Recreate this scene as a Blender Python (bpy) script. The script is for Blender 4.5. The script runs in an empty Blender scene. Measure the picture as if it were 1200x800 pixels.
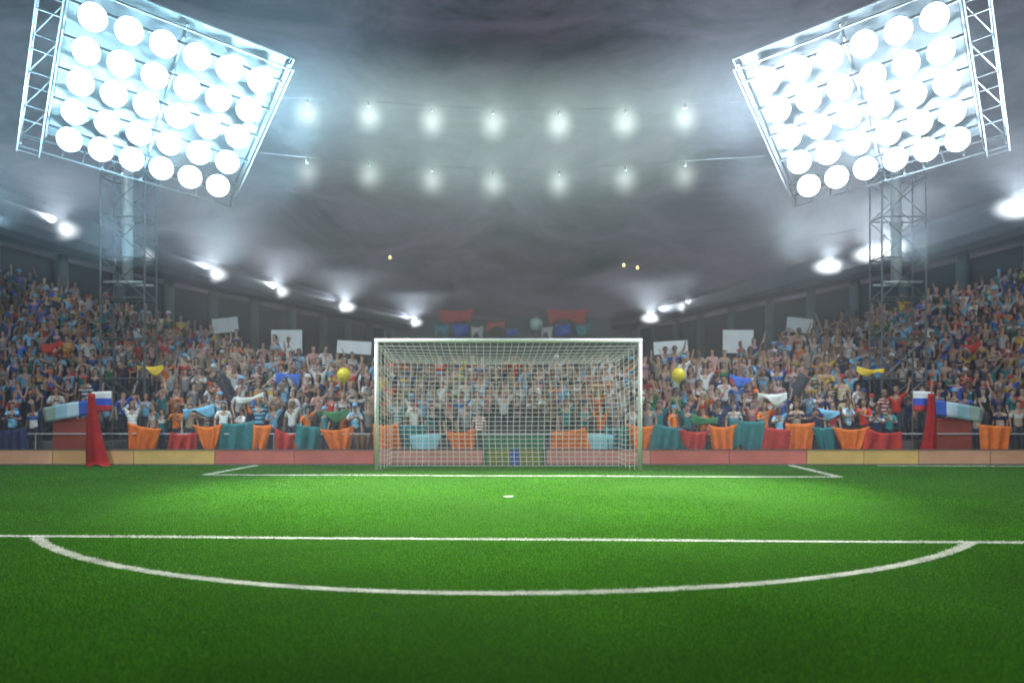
import bpy, bmesh, math, random
import numpy as np
from mathutils import Vector, Matrix
random.seed(7)
rng = np.random.default_rng(7)
S = bpy.context.scene
COL = S.collection
PI = math.pi

# ------------------------------------------------------------------ camera
H, F, HOR = 2.18, 975.0, 467.0
cd = bpy.data.cameras.new('camera')
cam = bpy.data.objects.new('camera', cd)
COL.objects.link(cam)
cam.location = (0, 0, H)
cam.rotation_euler = (PI / 2, 0, 0)
cd.sensor_width = 36
cd.lens = F / 1200 * 36
cd.shift_y = (HOR - 400) / 1200
cd.clip_start = 0.1
cd.clip_end = 2000
cd.dof.use_dof = True
cd.dof.focus_distance = 15.5
cd.dof.aperture_fstop = (cd.lens / 1000) / 0.055
S.camera = cam


def P(x, y, D):
    """a point of the place, seen at (x, y) on the 1200 px photograph, D metres away"""
    return Vector(((x - 600) / F * D, D, H + (HOR - y) / F * D))


# ------------------------------------------------------------------ helpers
def tag(o, label=None, cat=None, group=None, kind=None):
    if label: o['label'] = label
    if cat: o['category'] = cat
    if group: o['group'] = group
    if kind: o['kind'] = kind
    return o


def empty(name, loc, rz=0.0):
    o = bpy.data.objects.new(name, None)
    o.empty_display_size = 0.2
    COL.objects.link(o)
    o.location = loc
    o.rotation_euler = (0, 0, rz)
    return o


def mesh_from(bm, name, mats, smooth=False, recalc=True):
    if recalc:
        bmesh.ops.recalc_face_normals(bm, faces=bm.faces[:])
    me = bpy.data.meshes.new(name)
    bm.to_mesh(me)
    bm.free()
    for m in (mats if isinstance(mats, (list, tuple)) else [mats]):
        me.materials.append(m)
    if smooth:
        me.polygons.foreach_set('use_smooth', [True] * len(me.polygons))
    return me


def obj(name, data, parent=None, loc=(0, 0, 0)):
    o = bpy.data.objects.new(name, data)
    COL.objects.link(o)
    o.location = loc
    if parent is not None:
        o.parent = parent
    return o


def box(bm, lo, hi, M=None, bevel=0.0):
    x0, y0, z0 = lo
    x1, y1, z1 = hi
    vs = [bm.verts.new((x, y, z)) for x in (x0, x1) for y in (y0, y1) for z in (z0, z1)]
    fs = [(0, 1, 3, 2), (4, 6, 7, 5), (0, 4, 5, 1), (2, 3, 7, 6), (0, 2, 6, 4), (1, 5, 7, 3)]
    faces = [bm.faces.new([vs[i] for i in f]) for f in fs]
    if bevel:
        es = {e for f in faces for e in f.edges}
        r = bmesh.ops.bevel(bm, geom=list(es), offset=bevel, segments=2, affect='EDGES', profile=0.5)
        vs = [v for v in r['verts']]
    if M is not None:
        bmesh.ops.transform(bm, matrix=M, verts=[v for v in vs if v.is_valid])
    return vs


def tube(bm, pts, r, n=6, cap=True):
    pts = [Vector(p) for p in pts]
    rings = []
    prev = None
    for i, p in enumerate(pts):
        if i == 0: d = pts[1] - p
        elif i == len(pts) - 1: d = p - pts[i - 1]
        else: d = pts[i + 1] - pts[i - 1]
        d.normalize()
        if prev is None:
            a = Vector((0, 0, 1)) if abs(d.z) < 0.9 else Vector((1, 0, 0))
            u = d.cross(a).normalized()
        else:
            u = (prev - d * prev.dot(d)).normalized()
        prev = u
        v = d.cross(u)
        rr = r[i] if isinstance(r, (list, tuple)) else r
        rings.append([bm.verts.new(p + (u * math.cos(2 * PI * k / n) + v * math.sin(2 * PI * k / n)) * rr) for k in range(n)])
    for a, b in zip(rings, rings[1:]):
        for k in range(n):
            bm.faces.new((a[k], a[(k + 1) % n], b[(k + 1) % n], b[k]))
    if cap:
        bm.faces.new(rings[0][::-1])
        bm.faces.new(rings[-1])


def lathe(bm, prof, n=24, M=None):
    """prof: list of (radius, z) about z"""
    rings = []
    new = []
    for r, z in prof:
        if r < 1e-6:
            v = bm.verts.new((0, 0, z)); rings.append([v]); new.append(v)
        else:
            ring = [bm.verts.new((r * math.cos(2 * PI * k / n), r * math.sin(2 * PI * k / n), z)) for k in range(n)]
            rings.append(ring); new += ring
    for a, b in zip(rings, rings[1:]):
        for k in range(n):
            k2 = (k + 1) % n
            if len(a) == 1 and len(b) == 1: continue
            if len(a) == 1: bm.faces.new((a[0], b[k2], b[k]))
            elif len(b) == 1: bm.faces.new((a[k], a[k2], b[0]))
            else: bm.faces.new((a[k], a[k2], b[k2], b[k]))
    if M is not None:
        bmesh.ops.transform(bm, matrix=M, verts=new)


# ------------------------------------------------------------------ materials
def nodes(name):
    m = bpy.data.materials.new(name)
    m.use_nodes = True
    nt = m.node_tree
    return m, nt, nt.nodes['Principled BSDF']


def noise_mat(name, c0, c1, scale=5.0, rough=0.6, metal=0.0, detail=4, bump=0.0, bscale=None, coord='Object'):
    m, nt, b = nodes(name)
    tc = nt.nodes.new('ShaderNodeTexCoord')
    nz = nt.nodes.new('ShaderNodeTexNoise')
    nz.inputs['Scale'].default_value = scale
    nz.inputs['Detail'].default_value = detail
    rp = nt.nodes.new('ShaderNodeValToRGB')
    rp.color_ramp.elements[0].position = 0.3
    rp.color_ramp.elements[1].position = 0.7
    rp.color_ramp.elements[0].color = (*c0, 1)
    rp.color_ramp.elements[1].color = (*c1, 1)
    nt.links.new(tc.outputs[coord], nz.inputs['Vector'])
    nt.links.new(nz.outputs['Fac'], rp.inputs['Fac'])
    nt.links.new(rp.outputs['Color'], b.inputs['Base Color'])
    b.inputs['Roughness'].default_value = rough
    b.inputs['Metallic'].default_value = metal
    if bump:
        n2 = nt.nodes.new('ShaderNodeTexNoise')
        n2.inputs['Scale'].default_value = bscale or scale * 4
        bp = nt.nodes.new('ShaderNodeBump')
        bp.inputs['Strength'].default_value = bump
        nt.links.new(tc.outputs[coord], n2.inputs['Vector'])
        nt.links.new(n2.outputs['Fac'], bp.inputs['Height'])
        nt.links.new(bp.outputs['Normal'], b.inputs['Normal'])
    return m


def vary(c, k):
    return tuple(max(0, v * k) for v in c)


def plain(name, c, rough=0.6, metal=0.0, spread=0.15, scale=3.0):
    return noise_mat(name, vary(c, 1 - spread), vary(c, 1 + spread), scale, rough, metal)


def emit_mat(name, c, s, base=(0.8, 0.8, 0.8)):
    m, nt, b = nodes(name)
    tc = nt.nodes.new('ShaderNodeTexCoord')
    vo = nt.nodes.new('ShaderNodeTexNoise')
    vo.inputs['Scale'].default_value = 9
    mp = nt.nodes.new('ShaderNodeMapRange')
    mp.inputs['To Min'].default_value = s * 0.9
    mp.inputs['To Max'].default_value = s * 1.1
    nt.links.new(tc.outputs['Object'], vo.inputs['Vector'])
    nt.links.new(vo.outputs['Fac'], mp.inputs['Value'])
    nt.links.new(mp.outputs['Result'], b.inputs['Emission Strength'])
    b.inputs['Base Color'].default_value = (*base, 1)
    b.inputs['Emission Color'].default_value = (*c, 1)
    m.cycles.emission_sampling = 'NONE'
    return m


def object_color_mat(name, rough=0.8, wear=0.25, scale=14.0):
    m, nt, b = nodes(name)
    oi = nt.nodes.new('ShaderNodeObjectInfo')
    tc = nt.nodes.new('ShaderNodeTexCoord')
    nz = nt.nodes.new('ShaderNodeTexNoise')
    nz.inputs['Scale'].default_value = scale
    mp = nt.nodes.new('ShaderNodeMapRange')
    mp.inputs['To Min'].default_value = 1 - wear
    mp.inputs['To Max'].default_value = 1 + wear
    mx = nt.nodes.new('ShaderNodeVectorMath')
    mx.operation = 'SCALE'
    nt.links.new(tc.outputs['Object'], nz.inputs['Vector'])
    nt.links.new(nz.outputs['Fac'], mp.inputs['Value'])
    nt.links.new(oi.outputs['Color'], mx.inputs[0])
    nt.links.new(mp.outputs['Result'], mx.inputs['Scale'])
    nt.links.new(mx.outputs['Vector'], b.inputs['Base Color'])
    b.inputs['Roughness'].default_value = rough
    return m


M = {}
M['scarf'] = object_color_mat('scarf_cloth', .85, .3, 6)
M['skin'] = object_color_mat('skin', 0.6, 0.1, 20)
def shirt_mat():
    m, nt, b = nodes('cloth')
    L = nt.links.new
    oi = nt.nodes.new('ShaderNodeObjectInfo'); tc = nt.nodes.new('ShaderNodeTexCoord'); sp = nt.nodes.new('ShaderNodeSeparateXYZ')
    L(tc.outputs['Object'], sp.inputs[0])
    def mth(op, x, y):
        n = nt.nodes.new('ShaderNodeMath'); n.operation = op
        for i, v in enumerate((x, y)):
            if isinstance(v, (int, float)): n.inputs[i].default_value = v
            elif v is not None: L(v, n.inputs[i])
        return n.outputs[0]
    r = oi.outputs['Random']
    stripe = mth('GREATER_THAN', mth('SINE', mth('MULTIPLY', sp.outputs['Z'], mth('ADD', 25, mth('MULTIPLY', r, 60))), None), .25)
    has_stripe = mth('GREATER_THAN', mth('FRACT', mth('MULTIPLY', r, 7.31), None), .74)
    band = mth('LESS_THAN', mth('ABSOLUTE', mth('SUBTRACT', sp.outputs['Z'], 1.27), None), .075)
    has_band = mth('GREATER_THAN', mth('FRACT', mth('MULTIPLY', r, 13.7), None), .70)
    sleeve = mth('GREATER_THAN', mth('ABSOLUTE', sp.outputs['X'], None), .205)
    has_sl = mth('GREATER_THAN', mth('FRACT', mth('MULTIPLY', r, 29.3), None), .68)
    badge = mth('LESS_THAN', mth('ADD', mth('POWER', mth('SUBTRACT', sp.outputs['X'], .07), 2), mth('POWER', mth('SUBTRACT', sp.outputs['Z'], 1.33), 2)), .0016)
    f = mth('MAXIMUM', mth('MAXIMUM', mth('MULTIPLY', stripe, has_stripe), mth('MULTIPLY', band, has_band)), mth('MAXIMUM', mth('MULTIPLY', sleeve, has_sl), badge))
    ramp = nt.nodes.new('ShaderNodeValToRGB'); ramp.color_ramp.interpolation = 'CONSTANT'
    e = ramp.color_ramp.elements
    e[0].color = (.60, .62, .62, 1); e[1].position = .35; e[1].color = (.02, .03, .09, 1)
    for pos, c in ((.55, (.45, .03, .02, 1)), (.68, (.62, .42, .04, 1)), (.8, (.03, .03, .03, 1)), (.9, (.03, .14, .45, 1))):
        x = e.new(pos); x.color = c
    L(mth('FRACT', mth('MULTIPLY', r, 51.7), None), ramp.inputs['Fac'])
    mx = nt.nodes.new('ShaderNodeMix'); mx.data_type = 'RGBA'
    L(f, mx.inputs['Factor']); L(oi.outputs['Color'], mx.inputs['A']); L(ramp.outputs['Color'], mx.inputs['B'])
    nz = nt.nodes.new('ShaderNodeTexNoise'); nz.inputs['Scale'].default_value = 11; nz.inputs['Detail'].default_value = 5
    L(tc.outputs['Object'], nz.inputs['Vector'])
    mr = nt.nodes.new('ShaderNodeMapRange'); mr.inputs['To Min'].default_value = .72; mr.inputs['To Max'].default_value = 1.25
    L(nz.outputs['Fac'], mr.inputs['Value'])
    sc = nt.nodes.new('ShaderNodeVectorMath'); sc.operation = 'SCALE'
    L(mx.outputs['Result'], sc.inputs[0]); L(mr.outputs['Result'], sc.inputs['Scale']); L(sc.outputs['Vector'], b.inputs['Base Color'])
    bp = nt.nodes.new('ShaderNodeBump'); bp.inputs['Strength'].default_value = .6; bp.inputs['Distance'].default_value = .05
    L(nz.outputs['Fac'], bp.inputs['Height']); L(bp.outputs['Normal'], b.inputs['Normal'])
    b.inputs['Roughness'].default_value = .85; b.inputs['Specular IOR Level'].default_value = .15
    return m


M['cloth'] = shirt_mat()
M['hair'] = object_color_mat('hair', 0.6, 0.35, 40)
M['eye'] = plain('eye_dark', (0.03, 0.025, 0.02), 0.4)
M['mouth'] = plain('lip', (0.25, 0.07, 0.06), 0.5)
M['denim'] = noise_mat('denim', (0.02, 0.03, 0.06), (0.05, 0.06, 0.09), 6, 0.9)
M['step'] = noise_mat('step_concrete', (0.07, 0.075, 0.08), (0.13, 0.13, 0.135), 1.4, 0.9, bump=0.3)
M['apron'] = noise_mat('apron', (0.05, 0.05, 0.05), (0.09, 0.085, 0.08), 0.6, 0.9, bump=0.2)
M['steel'] = noise_mat('galvanised_steel', (0.42, 0.45, 0.48), (0.58, 0.6, 0.62), 6, 0.5, 0.3)
M['plate'] = noise_mat('panel_plate', (0.17, 0.20, 0.22), (0.24, 0.27, 0.29), 2, 0.6)
M['dark_steel'] = noise_mat('dark_steel', (0.10, 0.11, 0.12), (0.16, 0.17, 0.18), 8, 0.5, 0.4)
M['white_paint'] = noise_mat('white_paint', (0.72, 0.72, 0.70), (0.82, 0.82, 0.8), 7, 0.35)
M['net'] = plain('net_cord', (0.88, 0.86, 0.78), 0.8, spread=.06)
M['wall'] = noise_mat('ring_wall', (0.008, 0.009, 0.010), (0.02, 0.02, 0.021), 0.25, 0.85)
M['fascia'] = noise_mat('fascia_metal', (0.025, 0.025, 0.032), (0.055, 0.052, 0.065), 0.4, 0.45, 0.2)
M['pillar'] = noise_mat('pillar', (0.05, 0.06, 0.06), (0.08, 0.095, 0.09), 1.0, 0.8)
M['lens'] = emit_mat('lit_lens', (0.97, 0.99, 1.0), 6.0)
M['globe'] = emit_mat('lit_globe', (0.93, 1.0, 0.97), 0.8)
M['ring_lens'] = emit_mat('ring_lens', (0.95, 0.97, 1.0), 7.0)
M['amber'] = emit_mat('amber_bulb', (1.0, 0.62, 0.08), 1.3)

def glow_mat(name, size, strength, col, mid=(0, 0, 0)):
    '''soft halo of a lamp put in as volume emission, fading from its heart'''
    m = bpy.data.materials.new(name); m.use_nodes = True
    n = m.node_tree; n.nodes.remove(n.nodes['Principled BSDF'])
    tc = n.nodes.new('ShaderNodeTexCoord'); mp = n.nodes.new('ShaderNodeMapping')
    mp.inputs['Scale'].default_value = tuple(1 / v for v in size)
    mp.inputs['Location'].default_value = tuple(-a / v for a, v in zip(mid, size))
    g = n.nodes.new('ShaderNodeTexGradient'); g.gradient_type = 'QUADRATIC_SPHERE'
    mu = n.nodes.new('ShaderNodeMath'); mu.operation = 'MULTIPLY'; mu.inputs[1].default_value = strength
    em = n.nodes.new('ShaderNodeEmission'); em.inputs['Color'].default_value = (*col, 1)
    n.links.new(tc.outputs['Object'], mp.inputs['Vector']); n.links.new(mp.outputs['Vector'], g.inputs['Vector']); n.links.new(g.outputs['Fac'], mu.inputs[0])
    n.links.new(mu.outputs['Value'], em.inputs['Strength']); n.links.new(em.outputs['Emission'], n.nodes['Material Output'].inputs['Volume'])
    return m


# ------------------------------------------------------------------ world: night sky with thin cloud
w = bpy.data.worlds.new('World')
S.world = w
w.use_nodes = True
nt = w.node_tree
bg = nt.nodes['Background']
sky = nt.nodes.new('ShaderNodeTexSky')
sky.sky_type = 'NISHITA'
sky.sun_disc = False
sky.sun_elevation = math.radians(-4)
sky.sun_rotation = math.radians(180)
tc = nt.nodes.new('ShaderNodeTexCoord')
mp = nt.nodes.new('ShaderNodeMapping')
mp.inputs['Scale'].default_value = (2.6, 2.6, 7.5)
mp.inputs['Location'].default_value = (3.1, 0.4, 1.7)
nz = nt.nodes.new('ShaderNodeTexNoise')
nz.inputs['Scale'].default_value = 2.2
nz.inputs['Detail'].default_value = 12
nz.inputs['Roughness'].default_value = 0.7
nz.inputs['Distortion'].default_value = 1.3
rp = nt.nodes.new('ShaderNodeValToRGB')
rp.color_ramp.elements[0].position = 0.36
rp.color_ramp.elements[0].color = (0.008, 0.0075, 0.011, 1)
rp.color_ramp.elements[1].position = 0.72
rp.color_ramp.elements[1].color = (0.135, 0.112, 0.155, 1)
ad = nt.nodes.new('ShaderNodeVectorMath')
ad.operation = 'MULTIPLY_ADD'
ad.inputs[1].default_value = (0.06, 0.06, 0.06)
nt.links.new(tc.outputs['Generated'], mp.inputs['Vector'])
nt.links.new(mp.outputs['Vector'], nz.inputs['Vector'])
nt.links.new(nz.outputs['Fac'], rp.inputs['Fac'])
nt.links.new(sky.outputs['Color'], ad.inputs[0])
nt.links.new(rp.outputs['Color'], ad.inputs[2])
nt.links.new(ad.outputs['Vector'], bg.inputs['Color'])
bg.inputs['Strength'].default_value = 0.62

# ------------------------------------------------------------------ haze
HAZE = 0.0018
bm = bmesh.new()
box(bm, (-140, -30, -1.5), (140, 150, 13.5))
hm = bpy.data.materials.new('haze')
hm.use_nodes = True
hn = hm.node_tree
hn.nodes.remove(hn.nodes['Principled BSDF'])
pv = hn.nodes.new('ShaderNodeVolumePrincipled')
pv.inputs['Color'].default_value = (0.93, 0.96, 1.0, 1)
pv.inputs['Density'].default_value = HAZE
pv.inputs['Anisotropy'].default_value = 0.0
hn.links.new(pv.outputs['Volume'], hn.nodes['Material Output'].inputs['Volume'])
tag(obj('haze', mesh_from(bm, 'haze', hm)), 'thin pale night mist glowing around the stadium floodlights', 'haze', kind='stuff')

# ------------------------------------------------------------------ ground, pitch and markings
bm = bmesh.new()
box(bm, (-130, -25, -0.6), (130, 140, -0.02))
tag(obj('ground', mesh_from(bm, 'ground', M['apron'])), 'dark concrete ground around the pitch', 'ground', kind='structure')

m, nt, b = nodes('turf_soil')
tc = nt.nodes.new('ShaderNodeTexCoord')
n1 = nt.nodes.new('ShaderNodeTexNoise'); n1.inputs['Scale'].default_value = 45; n1.inputs['Detail'].default_value = 6
r1 = nt.nodes.new('ShaderNodeValToRGB')
r1.color_ramp.elements[0].position = 0.35; r1.color_ramp.elements[0].color = (0.020, 0.065, 0.008, 1)
r1.color_ramp.elements[1].position = 0.7; r1.color_ramp.elements[1].color = (0.050, 0.150, 0.020, 1)
nt.links.new(tc.outputs['Object'], n1.inputs['Vector'])
nt.links.new(n1.outputs['Fac'], r1.inputs['Fac'])
nt.links.new(r1.outputs['Color'], b.inputs['Base Color'])
b.inputs['Roughness'].default_value = 0.9
b.inputs['Specular IOR Level'].default_value = 0.0
M['soil'] = m
bm = bmesh.new()
box(bm, (-45, -15, -0.3), (45, 27.6, 0.0))
tag(obj('pitch', mesh_from(bm, 'pitch', M['soil'])), 'green football pitch with white markings', 'pitch', kind='structure')


def blade_mat(name, cols, trans=0.35, nscale=0.35):
    m, nt, b = nodes(name)
    g = nt.nodes.new('ShaderNodeNewGeometry')
    r = nt.nodes.new('ShaderNodeValToRGB')
    e = r.color_ramp.elements
    e[0].color = (*cols[0], 1); e[1].color = (*cols[-1], 1)
    for i, c in enumerate(cols[1:-1]):
        x = e.new((i + 1) / (len(cols) - 1)); x.color = (*c, 1)
    tc = nt.nodes.new('ShaderNodeTexCoord')
    nz = nt.nodes.new('ShaderNodeTexNoise'); nz.inputs['Scale'].default_value = nscale; nz.inputs['Detail'].default_value = 5
    mp = nt.nodes.new('ShaderNodeMapRange')
    mp.inputs['From Min'].default_value = 0.3; mp.inputs['From Max'].default_value = 0.7
    mp.inputs['To Min'].default_value = 0.72; mp.inputs['To Max'].default_value = 1.2
    sc = nt.nodes.new('ShaderNodeVectorMath'); sc.operation = 'SCALE'
    nt.links.new(g.outputs['Random Per Island'], r.inputs['Fac'])
    nt.links.new(tc.outputs['Object'], nz.inputs['Vector'])
    nt.links.new(nz.outputs['Fac'], mp.inputs['Value'])
    nt.links.new(r.outputs['Color'], sc.inputs[0])
    nt.links.new(mp.outputs['Result'], sc.inputs['Scale'])
    df = nt.nodes.new('ShaderNodeBsdfDiffuse')
    tr = nt.nodes.new('ShaderNodeBsdfTranslucent')
    mx = nt.nodes.new('ShaderNodeMixShader'); mx.inputs['Fac'].default_value = trans
    for s in (df, tr): nt.links.new(sc.outputs['Vector'], s.inputs['Color'])
    nt.links.new(df.outputs['BSDF'], mx.inputs[1]); nt.links.new(tr.outputs['BSDF'], mx.inputs[2])
    nt.nodes.remove(b)
    nt.links.new(mx.outputs['Shader'], nt.nodes['Material Output'].inputs['Surface'])
    return m


M['grass'] = blade_mat('grass_blade', [(0.026, 0.125, 0.003), (0.050, 0.22, 0.007), (0.080, 0.30, 0.011), (0.13, 0.36, 0.03)])
M['line_paint'] = blade_mat('painted_blade', [(0.74, 0.77, 0.64), (0.84, 0.86, 0.76), (0.90, 0.90, 0.82)], 0.2, 3.0)

LINES = {}      # name -> (label, polyline, half width)
def gp(x, y):
    D = F * H / (y - HOR)
    return np.array(((x - 600) / F * D, D))


spot = gp(596, 582)
a0 = gp(45, 630.5); a1 = gp(1145, 637.5)
th0 = math.atan2(a0[1] - spot[1], a0[0] - spot[0]); th1 = math.atan2(a1[1] - spot[1], a1[0] - spot[0])
if th0 > 0: th0 -= 2 * PI
if th1 > 0: th1 -= 2 * PI
arc = [spot + 9.17 * np.array((math.cos(t), math.sin(t))) for t in np.linspace(th0, th1, 160)]
pa, pb = gp(-260, 626.3), gp(1460, 637.7)
LINES['penalty_area_line'] = ('long straight white line across the middle of the pitch', [pa, pb], 0.085)
LINES['penalty_arc'] = ('curved white line bowing towards the near side of the pitch', arc, 0.088)
LINES['goal_area_line'] = ('white goal area outline running in front of the goal', [gp(300, 545.2), gp(241, 556.2), gp(984, 559.0), gp(926, 545.2)], 0.10)
LINES['goal_line'] = ('thin white line at the foot of the boards on the right', [gp(1028, 545.5), gp(1420, 547.6)], 0.05)


def seg_dist(X, Y, poly):
    d = np.full(X.shape, 1e9)
    for p, q in zip(poly, poly[1:]):
        p = np.asarray(p); q = np.asarray(q)
        v = q - p
        L2 = v @ v
        t = np.clip(((X - p[0]) * v[0] + (Y - p[1]) * v[1]) / L2, 0, 1)
        d = np.minimum(d, np.hypot(X - p[0] - t * v[0], Y - p[1] - t * v[1]))
    return d


N = 620000
lo, hi = math.log(4.6), math.log(27.05)
D = np.exp(rng.uniform(lo, hi, N))
X = rng.uniform(-0.70, 0.70, N) * D
Y = D
# extra blades where paint makes them plain to see
EX, EY = [], []
for nm, (lb, poly, hw) in LINES.items():
    for p, q in zip(poly, poly[1:]):
        p = np.asarray(p); q = np.asarray(q)
        L = np.linalg.norm(q - p)
        dm = 0.5 * (p[1] + q[1])
        k = int(L * 2 * hw * 2500 * max(1.0, 9 / dm)) + 1
        t = rng.uniform(0, 1, k)
        s = rng.uniform(-1, 1, k) * hw * 0.95
        nn = np.array((-(q - p)[1], (q - p)[0])) / L
        EX.append(p[0] + t * (q - p)[0] + s * nn[0]); EY.append(p[1] + t * (q - p)[1] + s * nn[1])
k = 700
rr = 0.11 * np.sqrt(rng.uniform(0, 1, k)); aa = rng.uniform(0, 2 * PI, k)
EX.append(spot[0] + rr * np.cos(aa)); EY.append(spot[1] + rr * np.sin(aa))
nb = len(X)
X = np.concatenate([X] + EX); Y = np.concatenate([Y] + EY)
n = len(X)
edge = 0.022 * np.sin(X * 5.1 + 3 * np.sin(Y * 2.3)) * np.sin(X * 17 + Y * 13) + rng.normal(0, 0.016, n)
bx = Y / 6.0
hgt = rng.uniform(0.016, 0.034, n) * np.clip(0.85 + 0.25 * np.sin(X * 0.9 + 1.3 * np.sin(Y * 0.7)), 0.6, 1.2)
wid = 0.0062 * bx * rng.uniform(0.6, 1.3, n)
ang = rng.uniform(0, 2 * PI, n)
lean = rng.uniform(0.1, 0.9, n) * hgt
la = rng.uniform(0, 2 * PI, n)
co = np.empty((n, 3, 3), np.float32)
dx, dy = np.cos(ang) * wid / 2, np.sin(ang) * wid / 2
co[:, 0] = np.stack([X - dx, Y - dy, np.full(n, -0.002)], 1)
co[:, 1] = np.stack([X + dx, Y + dy, np.full(n, -0.002)], 1)
co[:, 2] = np.stack([X + np.cos(la) * lean, Y + np.sin(la) * lean, hgt], 1)


def blades(name, sel, mat, extra=None):
    v = co[sel].reshape(-1, 3)
    nf = len(v) // 3
    polys = [np.arange(nf * 3, dtype=np.int32).reshape(-1, 3)]
    ls = [np.full(nf, 3, np.int32)]
    idx = polys[0].ravel()
    tot = ls[0]
    if extra is not None:
        ev, ef = extra
        idx = np.concatenate([idx, (np.asarray(ef, np.int32) + len(v)).ravel()])
        tot = np.concatenate([tot, np.full(len(ef), 4, np.int32)])
        v = np.concatenate([v, np.asarray(ev, np.float32)])
    me = bpy.data.meshes.new(name)
    me.vertices.add(len(v)); me.vertices.foreach_set('co', v.ravel().astype(np.float32))
    me.loops.add(len(idx)); me.loops.foreach_set('vertex_index', idx.astype(np.int32))
    me.polygons.add(len(tot))
    st = np.concatenate([[0], np.cumsum(tot)[:-1]]).astype(np.int32)
    me.polygons.foreach_set('loop_start', st)
    me.update(calc_edges=True)
    me.materials.append(mat)
    return obj(name, me)


def strip(poly, hw):
    poly = [np.asarray(p, float) for p in poly]
    ev, ef = [], []
    for i, p in enumerate(poly):
        a = poly[max(i - 1, 0)]; c = poly[min(i + 1, len(poly) - 1)]
        d0 = p - a; d1 = c - p
        d0 = d0 / np.linalg.norm(d0) if np.linalg.norm(d0) > 0 else d1 / np.linalg.norm(d1)
        d1 = d1 / np.linalg.norm(d1) if np.linalg.norm(d1) > 0 else d0
        nn = np.array((-(d0 + d1)[1], (d0 + d1)[0])); nn /= np.linalg.norm(nn)
        sc = 1 / max(0.25, nn @ np.array((-d0[1], d0[0])))
        for s in (1, -1):
            q = p + nn * s * hw * sc
            ev.append((q[0], q[1], 0.004))
        if i: ef.append((2 * i - 2, 2 * i, 2 * i + 1, 2 * i - 1))
    return ev, ef


taken = np.zeros(n, bool)
for nm, (lb, poly, hw) in LINES.items():
    d = seg_dist(X, Y, poly)
    sel = (d + edge < hw) & ~taken
    taken |= sel
    tag(blades(nm, sel, M['line_paint'], strip(poly, hw * 0.9)), lb, 'pitch marking', kind='structure')
sel = (np.hypot(X - spot[0], Y - spot[1]) + edge * 0.5 < 0.115) & ~taken
taken |= sel
q = [(spot[0] + 0.105 * math.cos(t), spot[1] + 0.105 * math.sin(t), 0.004) for t in np.linspace(0, 2 * PI, 17)[:-1]]
c4 = (spot[0], spot[1], 0.004)
tag(blades('penalty_spot', sel, M['line_paint'], (q + [c4], [(16, i, (i + 1) % 16, (i + 2) % 16) for i in range(0, 16, 2)])),
    'small white spot on the grass in front of the goal', 'pitch marking', kind='structure')
rest = ~taken
rest[nb:] = False
tag(blades('grass', rest, M['grass']), 'short green turf blades covering the pitch', 'grass', kind='stuff')

# ------------------------------------------------------------------ goal
GD = 25.3
gl, gr = P(441.5, 551, GD), P(750, 551, GD)
gz = P(600, 399, GD).z
pr = 0.066
goal = tag(empty('football_goal', (gl.x / 2 + gr.x / 2, GD, 0)), 'white football goal with a square mesh net in front of the crowd', 'goal')
gw = (gr.x - gl.x) / 2


def part(name, bm, mat, parent, smooth=False):
    return obj(name, mesh_from(bm, name, mat, smooth), parent)


for s in (-1, 1):
    bm = bmesh.new()
    tube(bm, [(s * gw, 0, 0), (s * gw, 0, gz - pr * 0.4)], pr, 20)
    part('goal_post', bm, M['white_paint'], goal, True)
bm = bmesh.new()
tube(bm, [(-gw - pr, 0, gz), (gw + pr, 0, gz)], pr, 20)
part('crossbar', bm, M['white_paint'], goal, True)
# net: back corners sit lower and further in than the frame
bd = 1.55
bt = P(460, 425, GD + bd); btr = P(722, 425, GD + bd)
cx0 = (gl.x + gr.x) / 2
bl_x, br_x, b_z = bt.x - cx0, btr.x - cx0, bt.z
bb_l = P(458, 549, GD + bd).x - cx0; bb_r = P(726, 549, GD + bd).x - cx0


def lerp(a, b, t): return a + (b - a) * t


def net_back(u, v):      # u 0..1 left-right, v 0..1 bottom-top
    x = lerp(lerp(bb_l, bb_r, u), lerp(bl_x, br_x, u), v)
    bulge = 0.16 * math.sin(PI * v) * math.sin(PI * u) + 0.03 * math.sin(9 * u + 4 * v)
    return Vector((x + 0.025 * math.sin(7 * v + 5 * u), bd + bulge, b_z * v + 0.02 - 0.06 * math.sin(PI * u) * v))


def net_roof(u, t):      # t 0 front .. 1 back
    a = Vector((lerp(-gw, gw, u), 0, gz - pr)); c = net_back(u, 1)
    p = a.lerp(c, t); p.z -= 0.10 * math.sin(PI * t) * (0.6 + 0.4 * math.sin(PI * u)); return p


def net_side(s, v, t):
    a = Vector((s * gw, 0, gz * v)); c = net_back(0 if s < 0 else 1, v)
    p = a.lerp(c, t); p.x -= s * 0.05 * math.sin(PI * t); p.z -= 0.08 * math.sin(PI * t) * (1 - 0.5 * v); return p


NR = 0.0085
bm = bmesh.new()
NU, NV, NT = 37, 23, 8
for i in range(NU + 1):
    tube(bm, [net_back(i / NU, k / 14) for k in range(15)], NR, 4, False)
for j in range(NV + 1):
    tube(bm, [net_back(k / 24, j / NV) for k in range(25)], NR, 4, False)
part('back_net', bm, M['net'], goal)
bm = bmesh.new()
for i in range(NU + 1):
    tube(bm, [net_roof(i / NU, k / 6) for k in range(7)], NR, 4, False)
for j in range(1, NT):
    tube(bm, [net_roof(k / 24, j / NT) for k in range(25)], NR, 4, False)
part('roof_net', bm, M['net'], goal)
for s in (-1, 1):
    bm = bmesh.new()
    for i in range(1, 5):
        tube(bm, [net_side(s, k / 14, i / 5) for k in range(15)], NR, 4, False)
    for j in range(NV + 1):
        tube(bm, [net_side(s, j / NV, k / 6) for k in range(7)], NR, 4, False)
    part('side_net', bm, M['net'], goal)

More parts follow.
